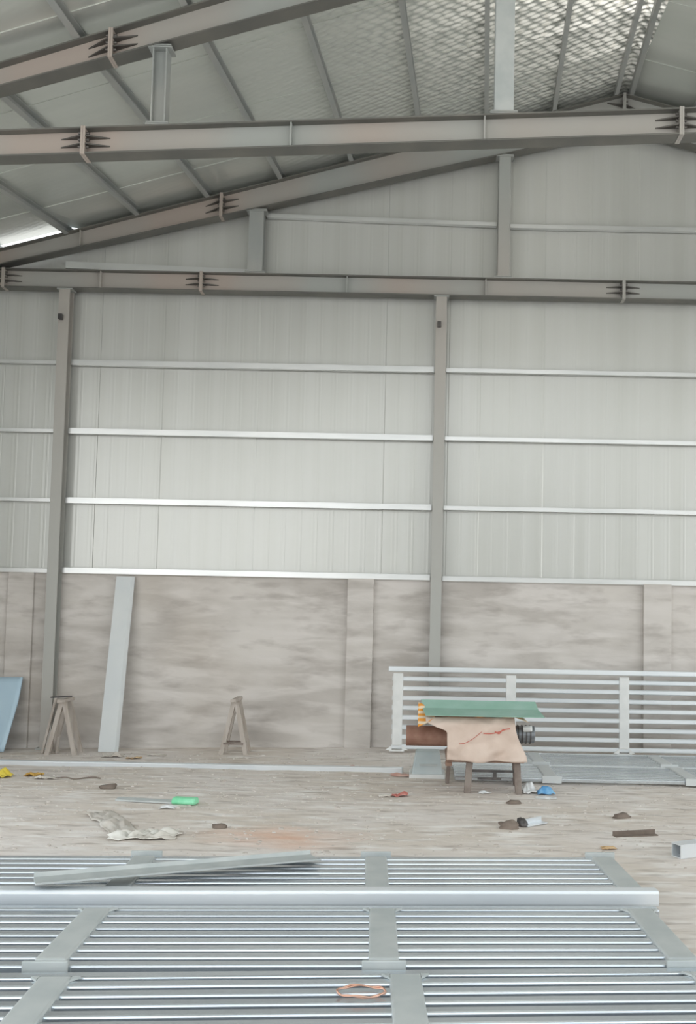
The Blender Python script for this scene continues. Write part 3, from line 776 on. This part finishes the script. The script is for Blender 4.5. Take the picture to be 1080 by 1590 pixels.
crumple('rag', -3.72, 11.0, .26, .12, .05, 'paper', 'off-white rag beside the foot of the leaning channel', 'rag', 7)
crumple('fabric_scrap', -3.42, 10.86, .17, .10, .03, 'leaf', 'yellowish scrap right of the off-white rag near the wall', 'fabric scrap', 8)
crumple('paper_scrap', -3.22, 11.1, .22, .10, .025, 'paper', 'pale scrap near the wall, right of the yellowish scrap', 'paper scrap', 15)
crumple('wrapper', -.2, 8.72, .15, .1, .035, 'redtrash', 'red wrapper on the ground left of the machine legs', 'wrapper', 1)
crumple('paper_scrap', -.34, 8.68, .12, .07, .02, 'paper', 'white scrap left of the red wrapper', 'paper scrap', 12)
crumple('fabric_scrap', -.75, 10.12, .26, .09, .03, 'pink', 'pinkish scrap on the ground beside the long pale tube', 'fabric scrap', 13)
crumple('fabric_scrap', -.2, 9.72, .24, .10, .03, 'pink', 'pinkish scrap left of the pale grey box', 'fabric scrap', 14)
crumple('plastic_film', 1.06, 8.98, .13, .24, .12, 'white', 'crumpled clear white film beside the right machine leg', 'plastic film', 21)
crumple('plastic_piece', 1.22, 8.93, .17, .14, .045, 'blue', 'crushed blue plastic piece right of the machine legs', 'plastic piece', 22)
crumple('paper_scrap', 1.2, 8.74, .2, .07, .015, 'white', 'white paper scrap in front of the blue plastic', 'paper scrap', 23)
crumple('paper_scrap', .62, 8.86, .12, .06, .03, 'white', 'small white scrap between the machine legs', 'paper scrap', 24)
lump('steel_offcut', .72, 7.46, .09, .05, .05, 'darkchip', 'dark lumpy offcut on the ground left of the shiny bracket', 'offcut', None, 3)
lump('steel_offcut', .84, 7.56, .045, .04, .05, 'dark', 'small black offcut touching the shiny bracket', 'offcut', None, 5)
m = MB(); zz = gz(.95, 7.62)
m.sweep((.86, 7.55, zz + .025), (1.04, 7.68, zz + .03), [(-.04, -.02), (.04, -.02), (.04, -.012), (-.032, -.012), (-.032, .025), (-.04, .025)])
tag(m.build('angle_bracket', M['galv_bright'], origin=(.95, 7.62, zz)), 'short shiny angle bracket on the ground behind the rail panels', 'bracket')
m = MB(); zz = gz(1.72, 7.3)
m.sweep((1.54, 7.26, zz + .02), (1.9, 7.36, zz + .02), [(-.03, -.02), (.03, -.02), (.03, -.012), (-.022, -.012), (-.022, .02), (-.03, .02)])
tag(m.build('angle_iron', M['darkchip'], origin=(1.72, 7.3, zz)), 'short dull angle iron on the bare ground at the right', 'angle iron')
m = MB(); zz = gz(2.1, 6.85) + .004
d0, d1 = Vector((1.87, 6.68, zz + .05)), Vector((2.5, 6.98, zz + .05))
o_, i_ = .05, .042
dd = (d1 - d0).normalized(); sd = dd.cross(Vector((0, 0, 1)))
sq = lambda p, r_: [p + sd * a * r_ + Vector((0, 0, 1)) * b * r_ for a, b in ((-1, -1), (1, -1), (1, 1), (-1, 1))]
for p, r_ in ((d0, o_), (d1, o_), (d1, i_), (d0, i_)): m.v += [tuple(q) for q in sq(p, r_)]
for a_ in range(4):
    for k in range(4): m.f.append((a_ * 4 + k, a_ * 4 + (k + 1) % 4, ((a_ + 1) % 4) * 4 + (k + 1) % 4, ((a_ + 1) % 4) * 4 + k))
tag(m.build('square_tube', M['galv_bright'], origin=(2.1, 6.8, zz)), 'open-ended galvanised square tube offcut at the right edge', 'steel tube')
crumple('dry_leaf', 1.42, 6.88, .11, .06, .02, 'leaf', 'dry tan leaf on the ground near the far corner of the rail panels', 'leaf', 31)
for k, (x, y, sx, lab) in enumerate(((-3.0, 8.8, .09, 'dark stone on the ground between the cable end and the green handle'), (-1.6, 7.3, .07, 'dark stone on the reddish soil patch'),
        (2.9, 8.9, .08, 'dark stone in front of the lying panels at the right'), (.86, 8.42, .07, 'dark stone in front of the machine legs'),
        (1.75, 7.95, .08, 'dark stone behind the dull angle iron'), (2.2, 6.25, .06, 'dark stone right of the rail panel corner'))):
    lump('stone', x, y, sx, sx * .6, sx * .4, 'darkchip', lab, 'stone', 'loose stones', k * 3, .5, 2)

# fine gravel nobody could count
g = MB(); r = random.Random(3)
for i in range(2400):
    x = r.uniform(-5.8, 4.2); y = r.uniform(6.3, 11.3)
    if 3 < x and y < 7: continue
    s = r.uniform(.005, .013) * (1.8 if r.random() < .05 else 1); z = gz(x, y)
    a = r.uniform(0, 6.28); n = len(g.v); k = 5
    ex = r.uniform(1.0, 2.4)
    ringp = [(x + s * ex * math.cos(a + 6.283 * j / k) * r.uniform(.7, 1.2), y + s * math.sin(a + 6.283 * j / k) * r.uniform(.7, 1.2)) for j in range(k)]
    g.v += [(p, q, z - .004) for p, q in ringp] + [(x + (p - x) * .6, y + (q - y) * .6, z + s * r.uniform(.4, .8)) for p, q in ringp]
    for j in range(k): g.f.append((n + j, n + (j + 1) % k, n + k + (j + 1) % k, n + k + j))
    g.f.append(tuple(n + k + j for j in range(k)))
o = stuff(g.build('gravel', M['stone'])); tag(o, 'fine loose gravel and chips scattered over the dusty ground', 'gravel')

for o in bpy.data.objects:
    if '_o' in o: del o['_o']
